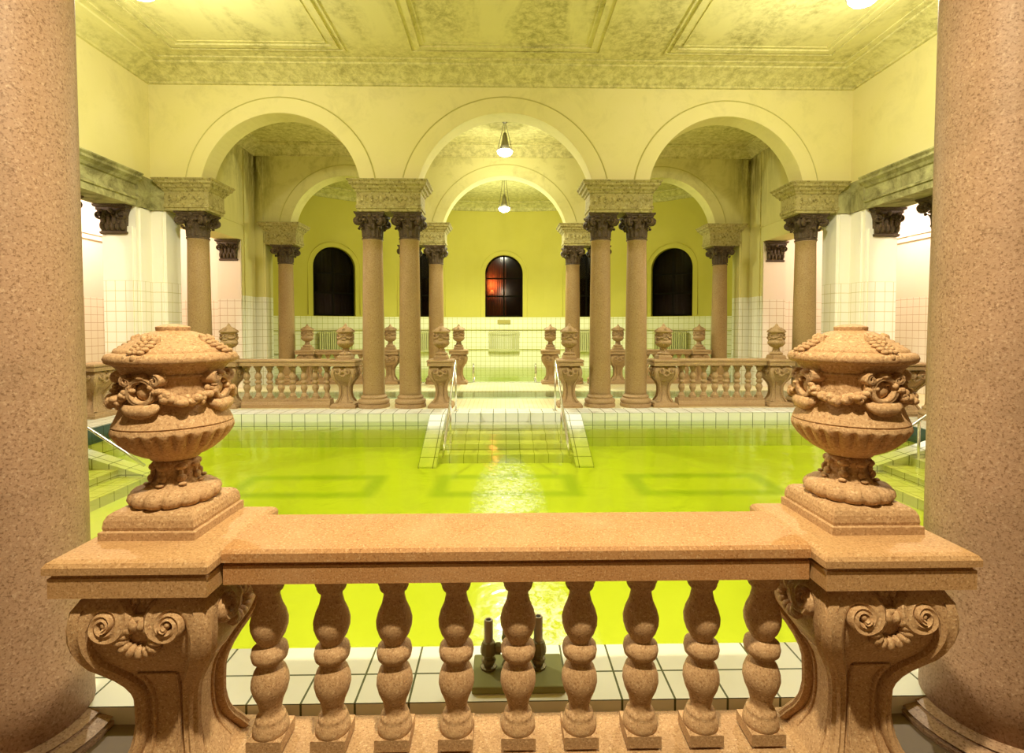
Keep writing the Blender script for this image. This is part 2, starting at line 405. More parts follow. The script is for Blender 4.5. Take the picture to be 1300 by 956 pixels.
for s, nm in ((-1,'left'),(1,'right')):
    X = lambda a, b: (min(s*a, s*b), max(s*a, s*b))
    bm = bmesh.new(); box(bm, *X(XW, XW+0.65), -3, YB, ZB+0.003, ZC+0.05); struct('wall_%s_hall' % nm, bm, 'wall')
    # middle room side wall with its opening to the aisle
    bm = bmesh.new(); x = X(XW, XW+0.65)
    box(bm, *x, YB, RF, ZB+0.02, ZC+0.05); box(bm, *x, YB, 11.35, 0, ZB+0.02); box(bm, *x, 14.02, RF, 0, ZB+0.02)
    struct('wall_%s_middle' % nm, bm, 'midwall')
    bm = bmesh.new(); box(bm, *X(XW+0.02, XW+0.65), 13.98, 14.03, 0, ZB); struct('wall_%s_far_jamb' % nm, bm, 'pink')
    # corner piers with shallow pilaster strips
    bm = bmesh.new()
    box(bm, *X(XW, XW+0.65), 10.02, YB, 0, ZB); box(bm, *X(6.9, XW), YF, YB, 0, ZB)
    box(bm, *X(XW-0.035, XW+0.05), 10.10, 10.34, 0, ZB-0.02); box(bm, *X(6.96, 7.12), YF-0.035, YF+0.02, 0, ZB-0.02)
    box(bm, *X(XW+0.06, XW+0.55), 9.985, 10.05, 0, ZB-0.4)
    struct('wall_%s_pier' % nm, bm, 'pier')
    bm = bmesh.new(); box(bm, *X(6.9, XW), RF, RB, 0, ZS); box(bm, *X(XW-0.03, XW+0.05), 14.12, 14.5, 0, ZC-0.3); box(bm, *X(6.95, 7.12), RF-0.03, RF+0.02, 0, ZC-0.3)
    struct('wall_%s_rear_pier' % nm, bm, 'midwall')
    # aisles
    bm = bmesh.new(); box(bm, *X(10.5, 10.8), -3, RF, -0.1, 5.1); struct('wall_%s_aisle' % nm, bm, 'pink')
    bm = bmesh.new(); box(bm, *X(XW+0.65, 10.5), RF, RB, -0.1, 5.1); struct('wall_%s_aisle_end' % nm, bm, 'pink')
    bm = bmesh.new(); box(bm, *X(XW+0.65, 10.8), -3, RB, 5.0, 5.1); struct('ceiling_%s_aisle' % nm, bm, 'pink')
    bm = bmesh.new(); box(bm, *X(10.36, 10.5), -3, RF, 4.02, 4.10); box(bm, *X(10.42, 10.5), -3, RF, 3.9, 4.02); struct('trim_%s_aisle' % nm, bm, 'pink')
    # side entablature (moulded, grimy)
    bm = bmesh.new()
    prof = [(0.66,ZB),(-0.02,ZB),(-0.02,ZB+0.12),(-0.05,ZB+0.13),(-0.05,ZB+0.17),(-0.01,ZB+0.19),(-0.01,ZB+0.40),(-0.04,ZB+0.42),(-0.07,ZB+0.47),(-0.13,ZB+0.52),(-0.13,ZB+0.56),(-0.17,ZB+0.60),(-0.17,ZS),(0.66,ZS)]
    A = [bm.verts.new((s*(XW+u), -3, z)) for u, z in prof]; B = [bm.verts.new((s*(XW+u), 10.02, z)) for u, z in prof]
    for i in range(len(prof)):
        j = (i+1) % len(prof); bm.faces.new((A[i],A[j],B[j],B[i]))
    bm.faces.new(A); bm.faces.new(B[::-1]); struct('trim_%s_entablature' % nm, bm, 'entab')
    bm = bmesh.new(); box(bm, *X(XW-0.05, XW+0.3), 10.02, YF+0.01, ZB, ZS); box(bm, *X(6.9, XW), YF-0.05, YF+0.1, ZB, ZS)
    struct('trim_%s_corner_band' % nm, bm, 'entab')
    bm = bmesh.new(); box(bm, *X(XW-0.02, XW), YB, 14.12, ZB+0.42, ZB+0.46); struct('trim_%s_string_course' % nm, bm, 'midwall')
# back wall behind the camera
bm = bmesh.new(); box(bm, -10.8, 10.8, -3.3, -3.0, -0.2, ZC+0.05); struct('wall_back', bm, 'lowbounce')

# ceiling with recessed panels: slab plus mouldings hanging just under it
bm = bmesh.new(); box(bm, -8.1, 8.1, -3.3, RB, ZC, ZC+0.2); struct('ceiling', bm, 'ceiling')
bm = bmesh.new()
def frame_mould(bm, x0, x1, y0, y1, w_, d):
    for a in ((x0,x1,y1-w_,y1),(x0,x1,y0,y0+w_),(x0,x0+w_,y0+w_,y1-w_),(x1-w_,x1,y0+w_,y1-w_)):
        box(bm, *a, ZC-d, ZC+0.01)
for x0, x1 in ((-6.2,-2.98),(-1.78,1.78),(2.98,6.2)):
    frame_mould(bm, x0, x1, 2.9, 9.62, 0.035, 0.022); frame_mould(bm, x0+0.10, x1-0.10, 3.0, 9.52, 0.10, 0.03)
    frame_mould(bm, x0+0.27, x1-0.27, 3.17, 9.35, 0.02, 0.014)
struct('trim_ceiling_panels', bm, 'ceiling')
def cornice(nm, x0, x1, y0, y1, k=1.0):
    bm = bmesh.new(); prof = [(0,-0.27),(0.045,-0.265),(0.05,-0.225),(0.09,-0.205),(0.17,-0.155),(0.27,-0.11),(0.38,-0.075),(0.47,-0.055),(0.48,-0.03),(0.60,-0.022),(0.60,0.01)]
    rings = []
    for u, z in prof:
        u *= k; rings.append([bm.verts.new(p) for p in ((x0+u,y0+u,ZC+z),(x1-u,y0+u,ZC+z),(x1-u,y1-u,ZC+z),(x0+u,y1-u,ZC+z))])
    for a, b in zip(rings, rings[1:]):
        for i in range(4): bm.faces.new((a[i],a[(i+1)%4],b[(i+1)%4],b[i]))
    struct(nm, bm, 'ceiling')
cornice('trim_hall_cornice', -XW, XW, 2.4, YF); cornice('trim_middle_cornice', -XW, XW, YB, RF, 0.7)

# apse: curved wall with five arched windows, ceiling
WIN = [-0.618, -0.309, 0.0, 0.309, 0.618]; WHW, WZ0, WZ1 = 0.80, 2.09, 3.93
def apos(a, r, z): return (r*math.sin(a), APC + r*math.cos(a), z)
bm = bmesh.new(); A1 = math.acos((RB-APC)/APR); ts = {-A1, A1}
for i in range(61): ts.add(round(-A1+2*A1*i/60, 5))
for wa in WIN:
    for i in range(21): ts.add(round(wa - WHW/APR*math.cos(PI*i/20), 5))
ts = sorted(ts)
ts = [t for i, t in enumerate(ts) if i == 0 or t-ts[i-1] > 1e-4]
for a, b in zip(ts, ts[1:]):
    mid = (a+b)/2; wd = next((q for q in WIN if abs(mid-q)*APR < WHW), None)
    def seg(za, zb, zc, zd):   # bottom a,b  top a,b
        v = [bm.verts.new(apos(t, r, z)) for r in (APR, APR+0.32) for t, z in ((a,za),(b,zb),(b,zd),(a,zc))]
        for f in ((0,1,2,3),(5,4,7,6),(0,4,5,1),(3,2,6,7),(0,3,7,4),(1,5,6,2)): bm.faces.new([v[i] for i in f])
    if wd is None: seg(-0.7,-0.7,ZC+0.05,ZC+0.05)
    else:
        f = lambda t: WZ1 + math.sqrt(max(WHW**2-((t-wd)*APR)**2, 0))
        seg(-0.7,-0.7,WZ0,WZ0); seg(f(a),f(b),ZC+0.05,ZC+0.05)
struct('wall_apse', bm, 'apse')
bm = bmesh.new(); vs = [bm.verts.new(apos(-A1-0.02+2*(A1+0.02)*i/60, APR+0.3, ZC)) for i in range(61)]
bm.faces.new(vs); struct('ceiling_apse', bm, 'ceiling')
bm = bmesh.new()
prof = [(0,-0.3),(0.06,-0.28),(0.10,-0.18),(0.35,-0.06),(0.5,-0.04),(0.5,0)]
rows = [[bm.verts.new(apos(-A1+2*A1*i/60, APR-u, ZC+z)) for u, z in prof] for i in range(61)]
for a, b in zip(rows, rows[1:]):
    for i in range(len(prof)-1): bm.faces.new((a[i],a[i+1],b[i+1],b[i]))
struct('trim_apse_cornice', bm, 'ceiling')
for i, wa in enumerate(WIN):
    T = Matrix.Translation((0, APC, 0)) @ Matrix.Rotation(-wa, 4, 'Z')
    root = bpy.data.objects.new('window_%d' % (i+1), None); C.objects.link(root); root['kind'] = 'structure'
    root.matrix_world = T
    R = APR+0.20
    bm = bmesh.new(); hw = WHW
    box(bm, -hw, -hw+0.06, R-0.03, R+0.03, WZ0, WZ1); box(bm, hw-0.06, hw, R-0.03, R+0.03, WZ0, WZ1)
    box(bm, -hw, hw, R-0.03, R+0.03, WZ0, WZ0+0.07)
    for z in (WZ0+0.86, WZ0+1.62): box(bm, -hw, hw, R-0.03, R+0.03, z, z+0.06)
    box(bm, -0.035, 0.035, R-0.025, R+0.025, WZ0, WZ1+hw-0.03)
    tube(bm, [((hw-0.03)*math.cos(PI*k/20), R, WZ1+(hw-0.03)*math.sin(PI*k/20)) for k in range(21)], 0.04, 6)
    obj('window_frame', bm, 'frame', root)
    if i == 2:
        bm = bmesh.new(); box(bm, 0.10, 1.1, R+0.3, R+0.33, WZ0-0.1, WZ1+1.0); obj('dark_curtain', bm, 'curtain', root)
    bm = bmesh.new(); vs = [bm.verts.new((-hw, R+0.01, WZ0)), bm.verts.new((hw, R+0.01, WZ0))] + [bm.verts.new((hw*math.cos(PI*k/20), R+0.01, WZ1+hw*math.sin(PI*k/20))) for k in range(21)]
    bm.faces.new(vs); ret = bmesh.ops.extrude_face_region(bm, geom=list(bm.faces))
    bmesh.ops.translate(bm, vec=(0,0.008,0), verts=[v for v in ret['geom'] if isinstance(v, bmesh.types.BMVert)])
    obj('window_pane', bm, 'glass', root)
    bm = bmesh.new()          # folded curtain behind
    cols = [(-1.1+(2.2 if i != 2 else 1.25)*k/80, R+0.35+0.03*math.sin(k*1.1)+0.015*math.sin(k*2.7)) for k in range(81)]
    lo = [bm.verts.new((x, y, WZ0-0.1)) for x, y in cols]; hi = [bm.verts.new((x, y, WZ1+hw+0.15)) for x, y in cols]
    for k in range(80): bm.faces.new((lo[k],lo[k+1],hi[k+1],hi[k]))
    ret = bmesh.ops.extrude_face_region(bm, geom=list(bm.faces)); bmesh.ops.translate(bm, vec=(0,0.02,0), verts=[v for v in ret['geom'] if isinstance(v, bmesh.types.BMVert)])
    obj('curtain', bm, 'glowcurtain' if i == 2 else 'curtain', root)
    bm = bmesh.new()          # plaster surround line
    pts = [(-0.98, APR-0.06, WZ0+0.05)] + [(-0.98*math.cos(PI*k/24), APR-0.03, WZ1+0.98*math.sin(PI*k/24)) for k in range(25)] + [(0.98, APR-0.06, WZ0+0.05)]
    tube(bm, pts, 0.022, 6); obj('window_surround', bm, 'apse', root)
# added lamp that makes the orange glow in the middle window
cl = thing('glow_helper_lamp', 'added lamp making the orange glow behind left panes of the middle apse window', 'lamp', (-0.52, APC+APR+0.36, 3.0))
bm = bmesh.new(); lathe(bm, [(0,0),(0.05,0),(0.02,0.02),(0.015,0.12),(0,0.12)], 12); obj('glow_helper_base', bm, 'lampmetal', cl)
bm = bmesh.new(); lathe(bm, [(0.09,0.10),(0.10,0.14),(0.05,0.26),(0.0,0.27)], 16); obj('glow_helper_shade', bm, simple('glow_helper_orange', (0.9,0.4,0.2), 0.5, 0, (1.0,0.28,0.10), 2.5), cl, True)
pl = point('glow_helper_light', (-0.5, APC+APR+0.30, 3.5), 45, (1.0,0.42,0.20), 0.05)
pl.parent = cl; pl.location = (0.02,-0.06,0.5)

# floors
bm = bmesh.new(); box(bm, -10.5, 10.5, -3, 2.26, -0.35, -0.085); struct('floor_near_aisle', bm, 'lowbounce')
bm = bmesh.new(); box(bm, -10.5, 10.5, 2.26, NEAR, -0.35, 0.0); struct('floor_near_deck', bm, 'deck')
for s, nm in ((-1,'left'),(1,'right')):
    bm = bmesh.new(); box(bm, min(s*PX,s*10.5), max(s*PX,s*10.5), NEAR, FAR, -0.7, 0.0); struct('floor_%s_deck' % nm, bm, 'deck')
    bm = bmesh.new(); box(bm, min(s*(PX-0.02),s*PX), max(s*(PX-0.02),s*PX), NEAR, FAR, -0.28, -0.012); struct('trim_%s_blue_tiles' % nm, bm, 'shadednavy')
bm = bmesh.new(); box(bm, -10.5, 10.5, FAR, 10.42, -0.7, 0.0); struct('floor_far_deck', bm, 'rim')
bm = bmesh.new(); box(bm, -PX, PX, FAR-0.012, FAR+0.01, PZ, -0.32); struct('trim_far_pool_wall', bm, 'poolwall')
bm = bmesh.new(); box(bm, -10.5, 10.5, 10.42, 11.85, -0.3, -0.001); box(bm, -10.5, 10.5, 13.25, 15.3, -0.3, -0.001)
box(bm, -10.5, -7.4, 11.85, 13.25, -0.3, -0.001); box(bm, 7.4, 10.5, 11.85, 13.25, -0.3, -0.001)
struct('floor_middle_room', bm, 'mosaic')
bm = bmesh.new(); box(bm, -7.4, 7.4, 11.85, 13.25, -0.4, -0.16); struct('floor_shallow_basin', bm, 'poolwall')
bm = bmesh.new(); box(bm, -7.42, 7.42, 11.83, 13.27, -0.17, -0.02)
tag(obj('footbath_water', bm, 'mintwater'), 'mint green water in the shallow basin between the two arcades', 'water'); bpy.data.objects['footbath_water']['kind'] = 'stuff'
bm = bmesh.new(); box(bm, -PX, PX, NEAR, FAR, PZ-0.1, PZ); struct('floor_pool', bm, 'poolfloor')
bm = bmesh.new(); box(bm, -10.5, 10.5, 15.3, 22, -0.75, -0.5); struct('floor_apse_pool', bm, 'poolwall')
bm = bmesh.new(); box(bm, -10.5, 10.5, 15.18, 15.3, -0.6, 0.012); struct('trim_apse_pool_edge', bm, 'rim')
bm = bmesh.new(); box(bm, -PX-0.01, PX+0.01, NEAR-0.01, FAR+0.005, PZ-0.02, WZ)
wt = tag(obj('pool_water', bm, 'water'), 'bright yellow-green water filling the main pool', 'water'); wt['kind'] = 'stuff'
bm = bmesh.new(); vs = [bm.verts.new((x, y, -0.05)) for x, y in [(-9.9,15.29)] + [(9.9,15.29)]]
ring = [(9.9,15.29)] + [apos(A1-0.03-2*(A1-0.03)*i/40, APR+0.02, 0)[:2] for i in range(41)] + [(-9.9,15.29)]
bm.free(); bm = bmesh.new(); lo = [bm.verts.new((x,y,-0.52)) for x, y in ring]; hi = [bm.verts.new((x,y,-0.05)) for x, y in ring]
bm.faces.new(hi); bm.faces.new(lo[::-1])
for i in range(len(ring)): j = (i+1) % len(ring); bm.faces.new((lo[i],lo[j],hi[j],hi[i]))
wt = tag(obj('apse_pool_water', bm, 'apsewater'), 'pale yellow water of the rear pool in the apse', 'water'); wt['kind'] = 'stuff'

# pool steps: central flight and side flights
st = thing('pool_steps', 'central tiled steps going down into the pool between two white cheek walls', 'steps', (0,0,0))
bm = bmesh.new()
for k in range(4):
    z = WZ - 0.01 - 0.115*k; y0 = FAR-0.30*(k+1)
    box(bm, -1.17, 1.17, y0, FAR-0.30*k, PZ, z)
obj('tread', bm, 'steptile', st)
for s in (-1,1):
    bm = bmesh.new(); x0, x1 = sorted((s*1.17, s*1.47))
    pr = [(FAR, PZ),(8.35,PZ),(8.35,PZ+0.03),(FAR-0.12,-0.005),(FAR,-0.005)]
    A = [bm.verts.new((x0,y,z)) for y, z in pr]; B = [bm.verts.new((x1,y,z)) for y, z in pr]
    bm.faces.new(A[::-1]); bm.faces.new(B)
    for i in range(5): j = (i+1) % 5; bm.faces.new((A[i],A[j],B[j],B[i]))
    obj('cheek_wall', bm, 'rim', st)
for s, nm in ((-1,'left'),(1,'right')):
    st = thing('pool_steps', 'tiled underwater steps along the %s side of the pool' % nm, 'steps', (0,0,0))
    bm = bmesh.new()
    for k in range(4):
        x0, x1 = sorted((s*(PX-0.42*k), s*(PX-0.42*(k+1)))); box(bm, x0, x1, 4.6, 7.5, PZ, WZ-0.02-0.115*k)
    obj('tread', bm, 'steptile', st)
    bm = bmesh.new(); pr = [(PX,PZ),(4.95,PZ),(4.95,PZ+0.03),(PX-0.12,-0.005),(PX,-0.005)]
    A = [bm.verts.new((s*x,7.5,z)) for x, z in pr]; B = [bm.verts.new((s*x,7.78,z)) for x, z in pr]
    bm.faces.new(A[::-1]); bm.faces.new(B)
    for i in range(5): j = (i+1) % 5; bm.faces.new((A[i],A[j],B[j],B[i]))
    obj('cheek_wall', bm, 'rim', st)

# ------------------------------------------------------------------ handrails
def handrail(pts, post, r, label):
    t = thing('handrail', label, 'handrail', pts[0], 0, 'steel handrails at the pool steps')
    o = Vector(pts[0])
    bm = bmesh.new(); tube(bm, [Vector(p)-o for p in pts], r, 10); obj('rail', bm, 'steel', t, True)
    for p in post:
        bm = bmesh.new(); tube(bm, [Vector(p[:3])-o, Vector((p[0],p[1],p[3]))-o], r*0.9, 10); 
        lathe(bm, [(r*2.2,0),(r*2.2,0.012),(r,0.02)], 12, cx=p[0]-o.x, cy=p[1]-o.y, z0=p[2]-o.z); obj('post', bm, 'steel', t, True)
for s, nm in ((-1,'left'),(1,'right')):
    x = s*1.0
    handrail([(x,10.12,0.90),(x,10.12,0.98),(x,10.05,1.01),(x,9.98,0.98),(x,8.15,-0.18),(x,7.9,-0.36)], [(x,10.12,0,0.92),(x,9.05,-0.45,0.37)], 0.02, 'thin steel handrail sloping into the water on the %s of the central steps' % nm)
    handrail([(s*7.35,7.42,0.0),(s*7.35,7.42,0.95),(s*7.28,7.42,1.02),(s*7.2,7.42,0.98),(s*5.54,7.42,-0.155),(s*5.3,7.42,-0.33)], [(s*6.2,7.42,-0.5,0.28)], 0.022, 'steel handrail sloping into the water behind the %s foreground urn' % nm)
    handrail([(s*0.95,15.24,0.01),(s*0.95,15.24,0.5),(s*0.95,15.35,0.55),(s*0.95,16.0,-0.12)], [(s*0.95,15.75,-0.5,0.14)], 0.022, 'small steel handrail at the edge of the rear pool, %s of the middle' % nm)

# ------------------------------------------------------------------ balusters, coping, pedestals
def rot4(f):     # apply builder to the four faces
    for q in range(4):
        Rm = Matrix.Rotation(q*PI/2, 3, 'Z'); f(q, Rm)
BAL = []
half = [(0,0.068),(0.02,0.064),(0.034,0.046),(0.040,0.041),(0.048,0.044),(0.07,0.058),(0.10,0.068),(0.125,0.0695),(0.155,0.062),(0.19,0.047),(0.222,0.040),(0.24,0.041),(0.246,0.052),(0.256,0.056),(0.264,0.054),(0.270,0.060),(0.29,0.066),(0.305,0.067),(0.31,0.064)]
prof_b = [(r, 0.3525-d) for d, r in reversed(half)] + [(r, 0.3525+d) for d, r in half[1:]]
def baluster_bm(n=24):
    bm = bmesh.new(); lathe(bm, prof_b, n)
    box(bm, -0.066, 0.066, -0.066, 0.066, 0, 0.045); box(bm, -0.066, 0.066, -0.066, 0.066, 0.66, 0.7052)
    return bm
def coping_prof(h):   # half depth h ; z relative to top=0
    return [(-h+0.010,-0.132),(-h+0.010,-0.064),(-h+0.018,-0.061),(-h+0.018,-0.052),(-h,-0.048),(-h,-0.016),(-h+0.010,-0.004),(-h+0.03,0.0),(h-0.03,0.0),(h-0.010,-0.004),(h,-0.016),(h,-0.048),(h-0.018,-0.052),(h-0.018,-0.061),(h-0.010,-0.064),(h-0.010,-0.132)]
def coping(bm, x0, x1, h, zt):
    pr = coping_prof(h); A = [bm.verts.new((x0,y,zt+z)) for y, z in pr]; B = [bm.verts.new((x1,y,zt+z)) for y, z in pr]
    for i in range(len(pr)): j = (i+1) % len(pr); bm.faces.new((A[i],A[j],B[j],B[i]))
    bm.faces.new(A[::-1]); bm.faces.new(B)
bal_mesh = {}
def balustrade(label, x0, x1, y, z, xs, stone_m, cop_m, rz=0, n=24, hd=0.168, dz=0.0, dy=0.0):
    """x0..x1 ends of the coping in local x; xs baluster positions"""
    t = thing('stone_balustrade', label, 'balustrade', (0, y, z) if rz == 0 else (y, 0, z), rz, 'balustrades between the pedestals')
    bm = bmesh.new(); coping(bm, x0, x1, hd, 1.01); obj('coping', bm, cop_m, t)
    bm = bmesh.new(); pr = [(-0.15,0),(-0.15,0.07),(-0.135,0.08),(-0.125,0.11),(-0.11,0.125),(-0.11,0.176),(0.11,0.176),(0.11,0.125),(0.125,0.11),(0.135,0.08),(0.15,0.07),(0.15,0)]
    A = [bm.verts.new((x0+0.02,a,b)) for a, b in pr]; B = [bm.verts.new((x1-0.02,a,b)) for a, b in pr]
    for i in range(len(pr)): j = (i+1) % len(pr); bm.faces.new((A[i],A[j],B[j],B[i]))
    bm.faces.new(A[::-1]); bm.faces.new(B); obj('base_plinth', bm, stone_m, t)
    key = (stone_m, n)
    for xx in xs:
        if key not in bal_mesh:
            o = smooth_by_angle(obj('baluster', baluster_bm(n), stone_m, t), 60); bal_mesh[key] = o.data
        else:
            o = bpy.data.objects.new('baluster', bal_mesh[key]); C.objects.link(o); o.parent = t
        o.location = (xx, dy, 0.176+dz)
    return t

PH = [(0.10,0.185),(0.147,0.160),(0.19,0.135),(0.237,0.118),(0.30,0.110),(0.35,0.110),(0.41,0.112),(0.461,0.124),(0.51,0.150),(0.551,0.178),(0.58,0.200),(0.61,0.220),(0.65,0.235),(0.69,0.246),(0.74,0.250),(0.797,0.238),(0.84,0.222),(0.882,0.200)]
def ph(z):
    for (z0,h0),(z1,h1) in zip(PH, PH[1:]):
        if z0 <= z <= z1: return h0+(h1-h0)*(z-z0)/(z1-z0)
    return PH[0][1] if z < PH[0][0] else PH[-1][1]
def pedestal(label, loc, mat, group=None, rz=0, detail=True, sx=1.0, cap_dx=0.0, shx=0.0):
    t = thing('scroll_pedestal', label, 'pedestal', loc, rz, group, (sx,1,1))
    bm = bmesh.new(); sqloft(bm, [(0.26,0.25,0),(0.26,0.25,0.05),(0.245,0.235,0.06),(0.235,0.225,0.085),(0.2,0.19,0.10)]); obj('base_plinth', bm, mat, t)
    # core with waisted profile, faces slightly inset, plus slightly rounded corners
    bm = bmesh.new(); n = 26; rows = []
    for i in range(n+1):
        z = 0.10+0.782*i/n; h = ph(z)-0.022; hy = h*0.96; c_ = h*0.20
        rows.append([bm.verts.new(p+(z,)) for p in ((-h+c_,-hy),(h-c_,-hy),(h,-hy+c_),(h,hy-c_),(h-c_,hy),(-h+c_,hy),(-h,hy-c_),(-h,-hy+c_))])
    for a, b in zip(rows, rows[1:]):
        for i in range(8): bm.faces.new((a[i],a[(i+1)%8],b[(i+1)%8],b[i]))
    bm.faces.new(rows[0][::-1]); bm.faces.new(rows[-1])
    smooth_by_angle(obj('pedestal_body', bm, mat, t), 35)
    # scroll bands ending in volutes on each face
    bm = bmesh.new()
    def face(q, Rm):
        def T(u, v, o):
            out = ph(min(max(v,0.1),0.88))*0.96-0.022+o
            return Rm @ Vector((u, -out, v))
        for s in (-1,1):
            pts = []; wd = []
            for i in range(18):
                z = 0.11+0.64*i/17; pts.append((s*(ph(z)*0.88-0.010), z)); wd.append(0.018+0.016*max(0,(z-0.35)/0.4))
            cx, cz = s*0.108, 0.772
            for i in range(1,40):
                u = i/39; a = (0 if s > 0 else PI) + s*1.75*2*PI*u; r = 0.100*math.exp(-1.9*u)*(1-0.0*u)
                pts.append((cx+r*math.cos(a), min(cz+r*math.sin(a)*(0.9 if u < 0.3 else 1), 0.868))); wd.append(0.034*(1-u)**1.5+0.008)
            hts = [0.034]*18+[0.034+0.016*i/39 for i in range(1,40)]
            ribbon(bm, pts, wd, hts, T)
            blob(bm, T(cx,cz,0.03), 0.012)
        # shell wreath: a hollow ring of lobes
        K = 13
        for k in range(K):
            a = -PI/2+2*PI*k/K; p = T(0.060*math.cos(a), 0.715+0.052*math.sin(a), 0.014)
            Rr = Rm @ Matrix.Rotation(-a, 3, 'Y')
            blob(bm, p, 0.028, 0.024, 0.0175, Rr)
        # crest leaf and side curls over the wreath
        for du, dv, rx, rz_ in ((0,0.135,0.014,0.032),(-0.024,0.128,0.013,0.022),(0.024,0.128,0.013,0.022),(0,0.068,0.034,0.016)):
            blob(bm, T(du, 0.715+dv, 0.010), rx, 0.02, rz_, Rm)
        for s in (-1,1):
            ribbon(bm, spiral(s*0.034, 0.825, 0.022, PI/2, 1.0, -s, 14), 0.006, 0.022, T)
        # lower panel frame
        hw_ = lambda z: ph(z)*0.42
        for s in (-1,1):
            ribbon(bm, [(s*hw_(0.13+0.40*i/8), 0.13+0.40*i/8) for i in range(9)], 0.006, 0.012, T)
        ribbon(bm, [(-hw_(0.53),0.53),(0,0.53),(hw_(0.53),0.53)], 0.006, 0.012, T)
    rot4(face)
    smooth_by_angle(obj('scroll_relief', bm, mat, t), 50)
    # leaf hanging down each corner
    for q in range(4):
        Rm = Matrix.Rotation(PI/4+q*PI/2, 3, 'Z'); bm = bmesh.new()
        for k in range(7):
            z = 0.865-0.033*k; h = (ph(z)-0.03)*1.22
            for s in (-1,1): blob(bm, Rm @ Vector((s*(0.040-0.0045*k), -h, z)), 0.021-0.001*k, 0.016, 0.019, Rm @ Matrix.Rotation(-s*0.6, 3, 'Y'))
            blob(bm, Rm @ Vector((0, -h-0.004, z)), 0.010, 0.014, 0.022, Rm)
        z = 0.63; blob(bm, Rm @ Vector((0, -(ph(z)-0.03)*1.24, z)), 0.024, 0.016, 0.030, Rm)
        obj('corner_leaf', bm, mat, t, True)
    # cap slab
    bm = bmesh.new(); hx, hy = 0.278, 0.27
    rings_ = [(hx-0.010,hy-0.010,0.876),(hx-0.010,hy-0.010,0.944),(hx-0.018,hy-0.018,0.947),(hx-0.018,hy-0.018,0.957),(hx,hy,0.961),(hx,hy,0.985),(hx-0.008,hy-0.008,0.998),(hx-0.022,hy-0.022,1.006),(hx-0.06,hy-0.06,1.010)]
    sqloft(bm, [(a+shx, b, c) for a, b, c in rings_], cx=cap_dx)
    obj('cap_slab', bm, 'capstone' if mat == 'stone' else mat, t)
    return t

